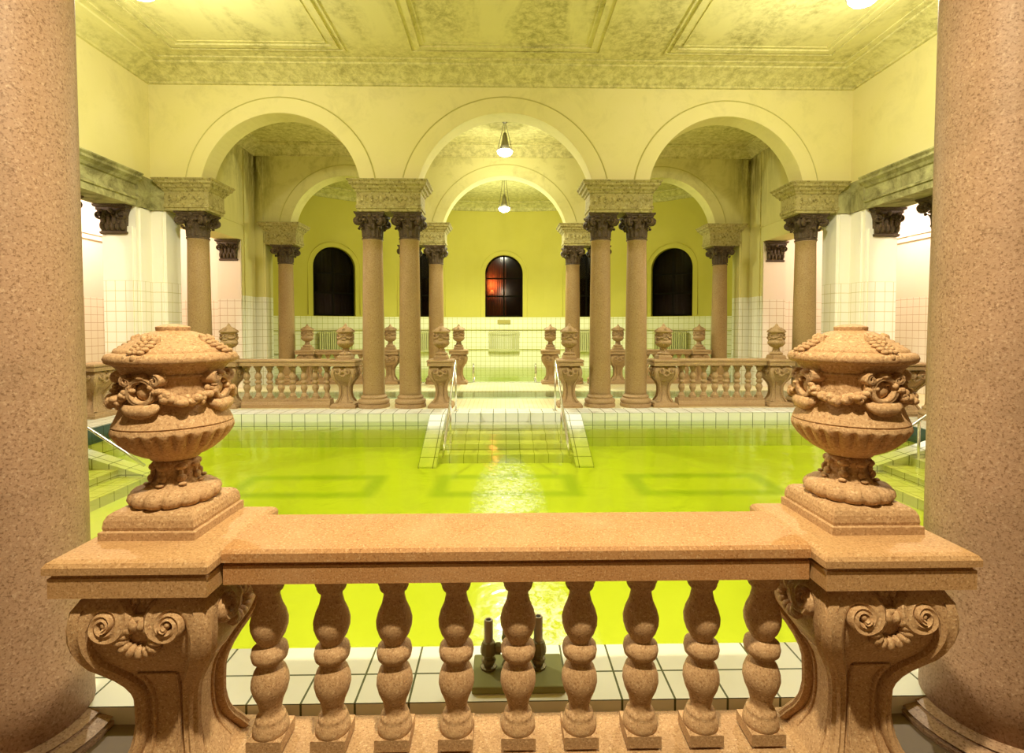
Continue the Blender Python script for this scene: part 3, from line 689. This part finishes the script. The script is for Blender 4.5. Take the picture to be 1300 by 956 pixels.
# ------------------------------------------------------------------ urn (0 = top of pedestal)
def urn(label, loc, mat, pointed, group=None, sc=1, rz=0):
    t = thing('lidded_urn', label, 'urn', loc, rz, group, sc)
    bm = bmesh.new(); s_ = 0.158
    sqloft(bm, [(s_,s_,0),(s_,s_,0.026),(s_-0.010,s_-0.010,0.029),(s_-0.008,s_-0.008,0.04),(s_-0.011,s_-0.011,0.062),(s_-0.018,s_-0.018,0.077),(s_-0.030,s_-0.030,0.086),(s_-0.042,s_-0.042,0.088)])
    obj('square_plinth', bm, mat, t)
    z = 0.088
    bm = bmesh.new(); lathe(bm, [(0.125,0.0),(0.138,0.008),(0.145,0.022),(0.141,0.038),(0.128,0.05),(0.108,0.056),(0.095,0.060),(0.085,0.066)], 112, lambda a, r, zz: 1 if r < 0.10 else 0.90+0.10*abs(math.sin(7*a))**0.5, z0=z)
    obj('foot', bm, mat, t, True)
    bm = bmesh.new()
    def leafy(a, r, zz): return 1+0.10*math.sin(4*a+PI/2)*math.sin(min(1,max(0,(zz-0.06)/0.09))*PI)+0.05*math.sin(12*a+zz*60)
    lathe(bm, [(0.086,0.060),(0.082,0.068),(0.068,0.085),(0.062,0.105),(0.066,0.122),(0.072,0.136),(0.064,0.146),(0.05,0.152)], 48, leafy, z0=z)
    for k in range(8):                       # acanthus tips curling out at the bottom, scroll up top
        a = 2*PI*k/8; Rz = Matrix.Rotation(a, 3, 'Z')
        blob(bm, Rz @ Vector((0.088,0,z+0.072)), 0.010, 0.014, 0.006, Rz); blob(bm, Rz @ Vector((0.076,0,z+0.090)), 0.010, 0.016, 0.014, Rz)
        blob(bm, Rz @ Vector((0.070,0,z+0.128)), 0.012, 0.020, 0.012, Rz)
        blob(bm, Rz @ Vector((0.068,0,z+0.108)), 0.009, 0.008, 0.018, Rz)
    obj('stem', bm, mat, t, True)
    bm = bmesh.new()
    def gad(a, r, zz):
        k = min(1, max(0, (zz-0.17)/0.05))*min(1, max(0, (0.262-zz)/0.012)); return 1-0.085*k*(1-abs(math.sin(12*a))**0.6)
    lathe(bm, [(0.05,0.148),(0.075,0.152),(0.08,0.160),(0.10,0.168),(0.125,0.182),(0.15,0.202),(0.170,0.224),(0.183,0.244),(0.1865,0.252),(0.188,0.258),(0.187,0.262),(0.186,0.266),(0.184,0.274),(0.180,0.275),(0.180,0.279),(0.183,0.281),(0.178,0.292),(0.168,0.315),(0.158,0.342),(0.150,0.37),(0.145,0.40),(0.146,0.43),(0.150,0.445),(0.156,0.447),(0.156,0.453),(0.152,0.456),(0.158,0.466),(0.168,0.478),(0.176,0.487)], 144, gad, z0=z)
    smooth_by_angle(obj('bowl', bm, mat, t), 50)
    # garlands and scroll lugs
    R0 = 0.153
    rnd = random.Random(3)
    for q in range(4):
        bm = bmesh.new()
        a0 = -PI/2 + q*PI/2
        for i in range(15):
            u = i/14; a = a0+0.14+(PI/2-0.28)*u; sag = 0.060*(1-(2*u-1)**2); zz = z+0.428-sag
            rr = R0+0.010+0.014*(1-(2*u-1)**2); f = 0.011+0.012*(1-(2*u-1)**2)
            for k in range(4):
                blob(bm, Vector((rr*math.cos(a), rr*math.sin(a), zz))+Vector([rnd.uniform(-0.010,0.010) for _ in range(3)]), f*rnd.uniform(0.6,0.95), f*rnd.uniform(0.6,0.95), f*rnd.uniform(0.5,0.8), u=7, v=5)
        obj('garland', bm, mat, t, True)
    for q in range(4):
        a = q*PI/2; Rz = Matrix.Rotation(a+PI/2, 3, 'Z')
        bm = bmesh.new()
        def T(u, v, o, Rz=Rz): return Rz @ Vector((u, -(R0-0.008)-o, v))
        # knot of ribbon over an open ring, carrying a half-round drape
        ribbon(bm, [(0.040*math.cos(b_), z+0.405+0.040*math.sin(b_)) for b_ in [PI*2*k/24 for k in range(25)]], 0.009, 0.032, T)
        for s_2 in (-1,1): ribbon(bm, spiral(s_2*0.045, z+0.440, 0.018, PI/2, 1.0, -s_2, 14), 0.008, 0.034, T)
        blob(bm, T(0,z+0.452,0.016), 0.020, 0.022, 0.012, Rz); blob(bm, T(0,z+0.405,0.0), 0.030, 0.02, 0.030, Rz, 10, 7)
        rows = []
        for v_, w_, o_ in ((0.372,0.050,0.004),(0.362,0.060,0.034),(0.352,0.060,0.046),(0.338,0.050,0.046),(0.325,0.034,0.040),(0.318,0.014,0.034)):
            rows.append([bm.verts.new(T(-w_+2*w_*k/10, z+v_, o_-0.55*(w_*(k/5-1))**2/R0)) for k in range(11)] + [bm.verts.new(T(w_*0.8-1.6*w_*k/10, z+v_, -0.02)) for k in range(11)])
        for a_, b_ in zip(rows, rows[1:]):
            for k in range(22): bm.faces.new((a_[k],a_[(k+1)%22],b_[(k+1)%22],b_[k]))
        bm.faces.new(rows[0][::-1]); bm.faces.new(rows[-1])
        obj('scroll_lug', bm, mat, t, True)
    # lid
    bm = bmesh.new()
    def lidr(a, r, zz):
        if 0.487 < zz < 0.528 and r > 0.17: return 1+0.016*math.cos(4*a)+0.007*math.sin(23*a)*math.sin(zz*900)
        return 1
    pr = [(0.155,0.478),(0.174,0.487),(0.190,0.490),(0.200,0.497),(0.203,0.508),(0.200,0.519),(0.192,0.526),(0.178,0.528),(0.174,0.530),(0.173,0.537)]
    if pointed: pr += [(0.163,0.543),(0.125,0.570),(0.08,0.600),(0.05,0.620),(0.045,0.625),(0.03,0.655),(0.012,0.682),(0,0.690)]
    else: pr += [(0.165,0.542),(0.155,0.548),(0.135,0.560),(0.112,0.576),(0.090,0.590),(0.070,0.599),(0.052,0.603),(0.052,0.606),(0.053,0.608),(0.053,0.617),(0.049,0.619),(0.03,0.625),(0,0.628)]
    lathe(bm, pr, 96, lidr, z0=z)
    smooth_by_angle(obj('lid', bm, mat, t), 50)
    rnd = random.Random(5)
    for q in range(4):
        a = q*PI/2; Rz = Matrix.Rotation(a+PI/2, 3, 'Z'); bm = bmesh.new()
        def T(u, v, o, Rz=Rz): return Rz @ Vector((u, -o, z+v))
        # acanthus leaf lying on the lid, its tip curling at the rim
        for k in range(6):
            o_ = 0.190-0.017*k; zz = 0.530+0.0095*k; wd = 0.036-0.004*abs(k-2)
            for s_2 in (-1,1):
                blob(bm, T(s_2*wd*0.6, zz+0.004, o_), wd*0.42, 0.010, 0.008, Rz @ Matrix.Rotation(s_2*0.6, 3, 'Z'), 8, 5)
            blob(bm, T(0, zz+0.005, o_), 0.007, 0.012, 0.009, Rz, 7, 5)
        for s_2 in (-1,1): ribbon(bm, spiral(s_2*0.018, 0, 0.014, 0, 1.1, s_2, 14), 0.0045, 0.014, lambda u, v, o, T=T: T(u, 0.574+o-0.55*v, 0.118+v))
        for k in range(7): blob(bm, T(-0.045+0.015*k, 0.508+0.008*(k%2), 0.199-0.0035*abs(k-3)), 0.011, 0.010, 0.012, Rz, 7, 5)
        obj('lid_leaf', bm, mat, t, True)
    return t

# foreground balustrade
balustrade('large foreground stone balustrade with nine bulbous balusters under a polished orange-brown coping', -1.060, 1.060, 1.961, -0.085, [-0.964+0.241*i for i in range(9)], 'stone', 'coping', n=40, hd=0.176, dz=0.012, dy=-0.024)
for s, nm in ((-1,'left'),(1,'right')):
    pedestal('large carved scroll pedestal in the %s foreground, under the big urn' % nm, (s*1.326, 1.975, -0.085), 'stone', 'foreground pedestals', cap_dx=s*0.014)
u_fg = urn('large weathered stone urn with flat-topped lid on the left foreground pedestal', (-1.376, 2.04, 0.9255), 'stone', False, 'foreground urns', 1.12)
dup(u_fg, (1.366, 2.04, 0.9255), 'large weathered stone urn with flat-topped lid on the right foreground pedestal', 0, 'foreground urns', 1.12)

# ------------------------------------------------------------------ columns
def capital_bm(r, h, W):
    bm = bmesh.new()
    lathe(bm, [(r*1.02,0),(r*1.12,0.01),(r*1.12,0.035),(r*1.0,0.045),(r*1.0,h*0.3),(r*1.08,h*0.55),(r*1.28,h*0.80),(r*1.35,h*0.84)], 24)
    for row, (z0, hh, cnt, off, f) in enumerate(((0.04,h*0.40,8,0,1.0),(0.06,h*0.62,8,PI/8,1.05))):
        for k in range(cnt):     # curled acanthus leaves
            a = 2*PI*k/cnt+off; Rz = Matrix.Rotation(a, 3, 'Z'); rows = []
            for i in range(7):
                u = i/6; rr = r*f+0.012+0.10*r*u+0.30*r*max(0,u-0.6)*2.2; zz = z0+hh*min(u*1.08,1)-(0.05*hh if i == 6 else 0); wd = r*0.30*(1-0.45*u**2)*(1 if i%2 else 0.88)
                rows.append([bm.verts.new(Rz @ Vector((rr-0.03*(abs(q)), q*wd, zz))) for q in (-1,-0.5,0,0.5,1)] + [bm.verts.new(Rz @ Vector((rr-0.05, q*wd*0.8, zz-0.01))) for q in (1,-1)])
            for p, q in zip(rows, rows[1:]):
                for i in range(7): bm.faces.new((p[i],p[(i+1)%7],q[(i+1)%7],q[i]))
            bm.faces.new(rows[0]); bm.faces.new(rows[-1][::-1])
            blob(bm, Rz @ Vector((r*f+0.03+r*0.30, 0, z0+hh*0.97)), 0.028, 0.05, 0.028, Rz, 7, 5)
    for k in range(4):           # corner volutes
        a = PI/4+k*PI/2
        Rz = Matrix.Rotation(a+PI/2, 3, 'Z')
        for s in (-1,1):
            cx, cz = W*1.18, h*0.70; R_ = h*0.17
            pts = [Rz @ Vector((s*0.05, -(r*0.9), h*0.60)), Rz @ Vector((s*0.045, -(r*1.15), h*0.78))]
            pts += [Rz @ Vector((s*0.035, -(cx-0.02 - R_*(1-0.8*i/20)*math.cos(PI/2+ i/20*3*PI)*-1), cz+R_*(1-0.8*i/20)*math.sin(PI/2+i/20*3*PI))) for i in range(21)]
            tube(bm, pts, [0.04]*2+[0.045-0.018*i/20 for i in range(21)], 6)
        blob(bm, Rz @ Vector((0, -(W*1.16-0.02), h*0.70)), 0.085, 0.04, 0.045, Rz)
        Rf = Matrix.Rotation(k*PI/2, 3, 'Z')
        blob(bm, Rf @ Vector((0, -(W*0.86), h*0.90)), 0.05, 0.03, 0.045, Rf)
        for s in (-1,1): ribbon(bm, spiral(s*0.075, h*0.70, 0.05, PI/2, 1.1, -s, 14), 0.012, 0.03, lambda u, v, o, Rf=Rf: Rf @ Vector((u, -(r*1.22+o), v)))
    # abacus with concave sides
    n = 10; rings = []
    for zz, k in ((h*0.84,0.93),(h*0.90,0.95),(h*0.93,1.03),(h,1.06)):
        ring = []
        for q in range(4):
            Rf = Matrix.Rotation(q*PI/2, 3, 'Z')
            for i in range(n):
                u = -1+2*i/n; d = W*k*(1-0.13*(1-u*u)); ring.append(bm.verts.new((Rf @ Vector((u*W*k*0.98, -d, zz)))))
        rings.append(ring)
    for a, b in zip(rings, rings[1:]):
        m_ = len(a)
        for i in range(m_): bm.faces.new((a[i],a[(i+1)%m_],b[(i+1)%m_],b[i]))
    bm.faces.new(rings[0][::-1]); bm.faces.new(rings[-1])
    return bm
def column(label, x, y, group, r=0.228, ztop=ZB, z0=0.0, taper=0.14):
    t = thing('stone_column', label, 'column', (x, y, z0), 0, group); H = ztop-z0; hc = 0.54
    k = r/0.228
    bm = bmesh.new(); lathe(bm, [(0.325,0),(0.33,0.03),(0.325,0.07),(0.30,0.08),(0.318,0.10),(0.325,0.13),(0.315,0.16),(0.285,0.175),(0.265,0.19),(0.275,0.205),(0.275,0.225),(0.245,0.245),(0.235,0.27)] if k == 1 else [(a*k,b*0.3) for a, b in [(0.325,0),(0.33,0.07),(0.30,0.08),(0.325,0.13),(0.285,0.175),(0.265,0.19),(0.275,0.225),(0.235,0.27)]], 40)
    smooth_by_angle(obj('column_base', bm, 'column' if k > 1 else 'farstone', t), 50)
    bm = bmesh.new(); hs = H-hc
    lathe(bm, [(r*1.02,0.25 if k == 1 else 0.075),(r,0.32)] + [(r*(1-taper*(i/12)**1.5), 0.32+(hs-0.34)*i/12) for i in range(1,13)] + [(r*(1.03-taper),hs-0.015),(r*(1.03-taper),hs+0.005)], 48)
    obj('column_shaft', bm, 'column' if k > 1 else 'yellowlitcolumn', t, True)
    bm = capital_bm(r*0.86, hc, 0.30*k); bmesh.ops.translate(bm, vec=(0,0,hs), verts=bm.verts)
    obj('column_capital', bm, 'bronze', t)
    return t
def impost(label, x, y, hx, hy, group):
    t = thing('impost_block', label, 'impost', (x, y, ZB), 0, group); h = ZS-ZB
    bm = bmesh.new(); sqloft(bm, [(hx-0.02,hy-0.02,0),(hx-0.02,hy-0.02,0.05),(hx,hy,0.06),(hx,hy,0.12),(hx-0.015,hy-0.015,0.135),(hx-0.015,hy-0.015,0.38)])
    nb = int(hx*2/0.11)      # carved frieze
    for i in range(nb):
        u = -hx+0.08+(2*hx-0.16)*(i+0.5)/nb
        blob(bm, (u, -hy+0.015, 0.26), 0.042, 0.02, 0.05 if i%2 else 0.07); blob(bm, (u, hy-0.015, 0.26), 0.042, 0.02, 0.05)
    obj('frieze', bm, 'impost', t)
    bm = bmesh.new(); sqloft(bm, [(hx-0.01,hy-0.01,0.38),(hx+0.01,hy+0.01,0.40),(hx+0.02,hy+0.02,0.43),(hx+0.055,hy+0.055,0.46),(hx+0.07,hy+0.07,0.50),(hx+0.11,hy+0.11,0.53),(hx+0.115,hy+0.115,0.57),(hx+0.145,hy+0.145,0.60),(hx+0.145,hy+0.145,h)])
    obj('cornice', bm, 'impost', t)
G1, G2 = 'columns of the front arcade', 'columns of the rear arcade'
# place the prototype at the front, copy the rest
cols_f = [(-6.42,'single column at the left end of the front arcade, beside the white tiled pier'),(-2.79,'outer left column of the left pair in the front arcade'),(-2.02,'inner column of the left pair in the front arcade'),
          (2.02,'inner column of the right pair in the front arcade'),(2.79,'outer right column of the right pair in the front arcade'),(6.42,'single column at the right end of the front arcade, beside the white tiled pier')]
proto = None
for x, lb in cols_f:
    lb = 'reddish-brown stone ' + lb
    if proto is None: proto = column(lb, x, 10.72, G1, taper=0.12)
    else: dup(proto, (x,10.72,0), lb, 0, G1)
cols_r = [(-6.42,'far column at the left end of the rear arcade'),(-2.79,'far column nearly hidden behind the left front pair'),(-2.02,'far column left of the middle arch of the rear arcade'),
          (2.02,'far column right of the middle arch of the rear arcade'),(2.79,'far column nearly hidden behind the right front pair'),(6.42,'far column at the right end of the rear arcade')]
for x, lb in cols_r: dup(proto, (x,14.98,0), 'brown stone ' + lb, 0, G2)
for s, nm in ((-1,'left'),(1,'right')):
    dup(proto, (s*7.90,8.97,0), 'stone column of the %s side colonnade, mostly behind the %s foreground column' % (nm, nm), 0, 'columns of the side colonnades')
big = column('huge reddish speckled stone column cropped by the left edge of the photo', -2.19, 2.2, 'foreground columns', 0.262, ZB, -0.085, 0.03)
dup(big, (2.17,2.2,-0.085), 'huge reddish speckled stone column cropped by the right edge of the photo', 0, 'foreground columns')
for y, nm, G in ((10.68,'front','imposts of the front arcade'),(14.98,'rear','imposts of the rear arcade')):
    impost('grimy moulded impost block over the left column pair of the %s arcade' % nm, -2.38, y, 0.665, 0.30, G)
    impost('grimy moulded impost block over the right column pair of the %s arcade' % nm, 2.38, y, 0.665, 0.30, G)
    impost('grimy moulded impost block over the left end column of the %s arcade' % nm, -6.45, y, 0.46, 0.30, G)
    impost('grimy moulded impost block over the right end column of the %s arcade' % nm, 6.45, y, 0.46, 0.30, G)

# pilaster capitals on the pier jambs
def pil_cap(label, x, y, hw, G):
    t = thing('pilaster_capital', label, 'capital', (x, y, 3.49), 0, G); h = 0.55
    bm = bmesh.new(); sqloft(bm, [(hw*0.84,0.03,0),(hw*0.88,0.05,0.02),(hw*0.88,0.05,0.05),(hw*0.8,0.03,0.06),(hw*0.84,0.05,0.35),(hw*0.95,0.09,0.46)])
    for k in range(5):
        u = -hw*0.68+hw*1.36*k/4
        for j, (zz, rz_) in enumerate(((0.16,0.09),(0.27,0.10))):
            blob(bm, (u+(hw*0.17 if j else 0)*(1 if k < 4 else 0), -0.055-0.015*j, zz), hw*0.15, 0.04, rz_)
    for s in (-1,1):
        ribbon(bm, spiral(s*hw*0.74, 0.36, 0.10, PI/2, 1.5, s, 24), 0.018, 0.06, lambda u, v, o: Vector((u, -0.07-o, v)))
        blob(bm, (s*hw*0.74, -0.10, 0.36), 0.03)
        ribbon(bm, spiral(s*hw*0.24, 0.37, 0.06, PI/2, 1.3, -s, 18), 0.013, 0.05, lambda u, v, o: Vector((u, -0.07-o, v)))
    blob(bm, (0,-0.10,0.44), 0.05)
    obj('carved_bell', bm, 'bronze', t)
    bm = bmesh.new(); sqloft(bm, [(hw*0.98,0.10,0.455),(hw*0.98,0.10,0.50),(hw*1.08,0.14,0.52),(hw*1.10,0.15,0.56)]); obj('abacus', bm, 'bronze', t)
for s, nm in ((-1,'left'),(1,'right')):
    pil_cap('dark carved capital on the white tiled pier at the far %s of the pool' % nm, s*7.58, 9.98, 0.29, 'dark pilaster capitals on the piers')
    pil_cap('small dark carved capital on the far pier of the middle room, %s side' % nm, s*7.54, 14.0, 0.29, 'dark pilaster capitals on the piers')

# ------------------------------------------------------------------ far balustrades, pedestals and urns
ped = None; u_far = None
POS = (-5.82,-3.38,-1.36,1.36,3.38,5.82)
WHERE = ['at the left end','just left of the left column pair','left of the central opening','right of the central opening','just right of the right column pair','at the right end']
for y, nm in ((10.72,'front'),(14.98,'rear')):
    for x, wh in zip(POS, WHERE):
        lb = 'carved scroll pedestal in the %s arcade, %s' % (nm, wh)
        if ped is None: ped = pedestal(lb, (x,y,0), 'farstone', 'pedestals of the far arcades')
        else: dup(ped, (x,y,0), lb, 0, 'pedestals of the far arcades')
        lb = 'small pointed-lid stone urn in the %s arcade, %s' % (nm, wh)
        if u_far is None: u_far = urn(lb, (x,y,1.0105), 'farstone', True, 'urns of the far arcades', (0.93,0.93,0.98))
        else: dup(u_far, (x,y,1.0105), lb, 0, 'urns of the far arcades', (0.93,0.93,0.98))
    for s, sd in ((-1,'left'),(1,'right')):
        x0, x1 = sorted((s*5.540, s*3.660)); xs = [s*(3.78+0.24*i) for i in range(8)]
        xs = [a for a in xs if x0+0.05 < a < x1-0.05]
        balustrade('brown stone balustrade with short balusters on the %s of the %s arcade' % (sd, nm), x0, x1, y, 0, xs, 'farstone', 'farstone', n=16)
for s, nm in ((-1,'left'),(1,'right')):
    dup(ped, (s*7.78, 9.65, 0), 'carved pedestal against the white pier at the far %s corner of the pool' % nm, PI/2, 'pedestals of the side colonnades', (1.2,1,1))
    x0, x1 = 3.0, 8.62
    t = balustrade('stone balustrade along the %s side of the pool, mostly behind the foreground column' % nm, x0, x1, 0, 0, [x0+0.3+0.26*i for i in range(21)], 'farstone', 'farstone', n=12)
    t.rotation_euler = (0,0,PI/2); t.location = (s*7.80, 0, 0)

# ------------------------------------------------------------------ lamps
def pendant(label, loc, power, col, up=0.3):
    t = thing('pendant_lamp', label, 'lamp', loc, 0, 'cone pendant lamps')
    top = ZC-loc[2]
    bm = bmesh.new(); lathe(bm, [(0,-0.02),(0.09,-0.02),(0.13,0.02),(0.10,0.10),(0.075,0.22),(0.06,0.34),(0.045,0.36),(0.045,0.40),(0.02,0.42),(0,0.42)], 24); obj('lamp_housing', bm, 'lampmetal', t, True)
    bm = bmesh.new(); lathe(bm, [(0,top),(0.07,top),(0.07,top-0.04),(0.02,top-0.07),(0,top-0.07)], 16); obj('ceiling_rose', bm, 'lampmetal', t, True)
    for k in range(3):
        a = PI/2+2*PI*k/3
        bm = bmesh.new(); tube(bm, [(0.20*math.cos(a),0.20*math.sin(a),-0.03),(0.03*math.cos(a),0.03*math.sin(a),top-0.06)], 0.008, 6); obj('rod', bm, 'lampmetal', t)
    bm = bmesh.new(); tube(bm, [(0.20*math.cos(2*PI*i/24),0.20*math.sin(2*PI*i/24),-0.03) for i in range(25)], 0.012, 6); obj('rim_ring', bm, 'lampmetal', t)
    bm = bmesh.new(); lathe(bm, [(0,-0.17),(0.07,-0.165),(0.14,-0.13),(0.185,-0.08),(0.19,-0.05),(0.15,-0.022),(0.05,-0.02),(0,-0.02)], 24); obj('bulb', bm, 'bulb', t, True)
    d = point('bulb_light', (0,0,-0.30), power*up, col, 0.10); d.parent = t
    l = bpy.data.lights.new('reflector_light', 'SPOT'); l.energy = power; l.color = col; l.spot_size = math.radians(150); l.spot_blend = 0.7; l.shadow_soft_size = 0.06
    o = bpy.data.objects.new('reflector_light', l); C.objects.link(o); o.parent = t; o.location = (0,0,-0.2)
    return t
pendant('glowing pendant lamp seen inside the middle arch of the front arcade', (0,12.8,6.14), MID_W, MID_C)
pendant('small glowing pendant lamp hanging far back in the apse', (0,17.0,5.69), APSE_W, APSE_C)
pendant('bright lamp at the top left edge of the photo, under the pool hall ceiling', (-4.75,6.75,6.13), HALL_W, HALL_C)
pendant('bright lamp at the top right edge of the photo, under the pool hall ceiling', (4.75,6.75,6.15), HALL_W, HALL_C)
# lamps out of view that light the near hall, the camera's aisle and the side aisles
pendant('pendant lamp over the near aisle above the foreground balustrade', (0.0,0.35,4.9), FRONT_W, FRONT_C)
for s, nm in ((-1,'left'),(1,'right')):
    for y in (7.5, 12.6):
        point('aisle_lamp_light', (s*9.3, y, 4.4), AISLE_W*(1 if y < 10 else 0.7), AISLE_C, 0.12)

# ------------------------------------------------------------------ apse wall fittings
for i, wa in enumerate(WIN):
    nm = ['below the far left apse window','below the window left of centre','below the middle apse window','below the window right of centre','below the far right apse window'][i]
    t = thing('radiator', 'pale ribbed radiator on the tiled apse wall ' + nm, 'radiator', (0,APC,0), -wa, 'radiators on the apse wall')
    bm = bmesh.new()
    for k in range(16):
        x = -0.6+1.2*k/15; box(bm, x-0.024, x+0.024, APR-0.20, APR-0.08, 0.62, 1.50)
    obj('fins', bm, 'radiator', t)
    bm = bmesh.new(); tube(bm, [(-0.66,APR-0.14,0.68),(0.66,APR-0.14,0.68)], 0.03); tube(bm, [(-0.66,APR-0.14,1.44),(0.66,APR-0.14,1.44)], 0.03)
    tube(bm, [(-0.5,APR-0.14,1.44),(-0.5,APR+0.02,1.44)], 0.02); tube(bm, [(0.5,APR-0.14,1.44),(0.5,APR+0.02,1.44)], 0.02)
    obj('header_pipe', bm, 'radiator', t)
for z, nm in ((1.55,'upper'),(0.72,'lower')):
    bm = bmesh.new(); tube(bm, [apos(-0.95+1.9*i/60, APR-0.04, z) for i in range(61)], 0.018, 6)
    tag(obj('wall_pipe', bm, 'railpipe', smooth=True), '%s thin pipe running round the tiled apse wall' % nm, 'pipe')
bm = bmesh.new(); box(bm, -0.28, 0.28, APC+APR-0.04, APC+APR+0.01, 1.80, 1.97); tag(obj('wall_plaque', bm, 'plaque'), 'small brownish plaque on the tiles under the middle apse window', 'plaque')

# ------------------------------------------------------------------ fountain fittings behind the foreground balusters
fx = -0.025; fy = 2.44
t = thing('fountain_pipes', 'cluster of old brass valves and upright pipes at the pool edge behind the balusters', 'pipes', (fx, fy, 0.0))
bm = bmesh.new(); box(bm, -0.18, 0.26, -0.14, 0.10, 0, 0.035); bev(bm, 0.006); obj('stone_block', bm, simple('mossy_block', (0.22,0.22,0.07), 0.8), t)
def upright(dx, ztop, nm):
    bm = bmesh.new(); lathe(bm, [(0.022,0.02),(0.022,ztop-0.006),(0.019,ztop),(0.013,ztop),(0.013,ztop-0.03)], 16, cx=dx); p = smooth_by_angle(obj('pipe', bm, 'pipe', t), 40)
    bm = bmesh.new(); lathe(bm, [(0,ztop-0.010),(0.0135,ztop-0.010),(0.0135,ztop-0.006),(0,ztop-0.006)], 12, cx=dx); obj('pipe_bore_shade', bm, 'boreshade', p)
    bm = bmesh.new(); lathe(bm, [(0.024,0.03),(0.04,0.035),(0.04,0.045),(0.026,0.05),(0.028,0.065),(0.036,0.07),(0.034,0.082),(0.026,0.088),(0.026,0.10),(0.04,0.11),(0.04,0.13),(0.034,0.155),(0.03,0.165),(0.023,0.17)], 10, cx=dx); obj('valve', bm, 'brass', t)
upright(-0.105, 0.275, 'a'); upright(0.14, 0.29, 'b')
bm = bmesh.new(); lathe(bm, [(0.05,0.03),(0.06,0.05),(0.045,0.08),(0.05,0.15),(0.062,0.18),(0.055,0.22),(0.03,0.25),(0.022,0.26),(0.022,0.40),(0.0,0.40)], 16, cx=0.02); obj('main_valve', bm, 'brass', t, True)
bm = bmesh.new(); tube(bm, [(-0.105,0,0.13),(0.14,0,0.13)], 0.02, 10); tube(bm, [(-0.07,0,0.13),(-0.045,0,0.13)], 0.028, 8); tube(bm, [(0.085,0,0.13),(0.11,0,0.13)], 0.028, 8); obj('cross_pipe', bm, 'brass', t)
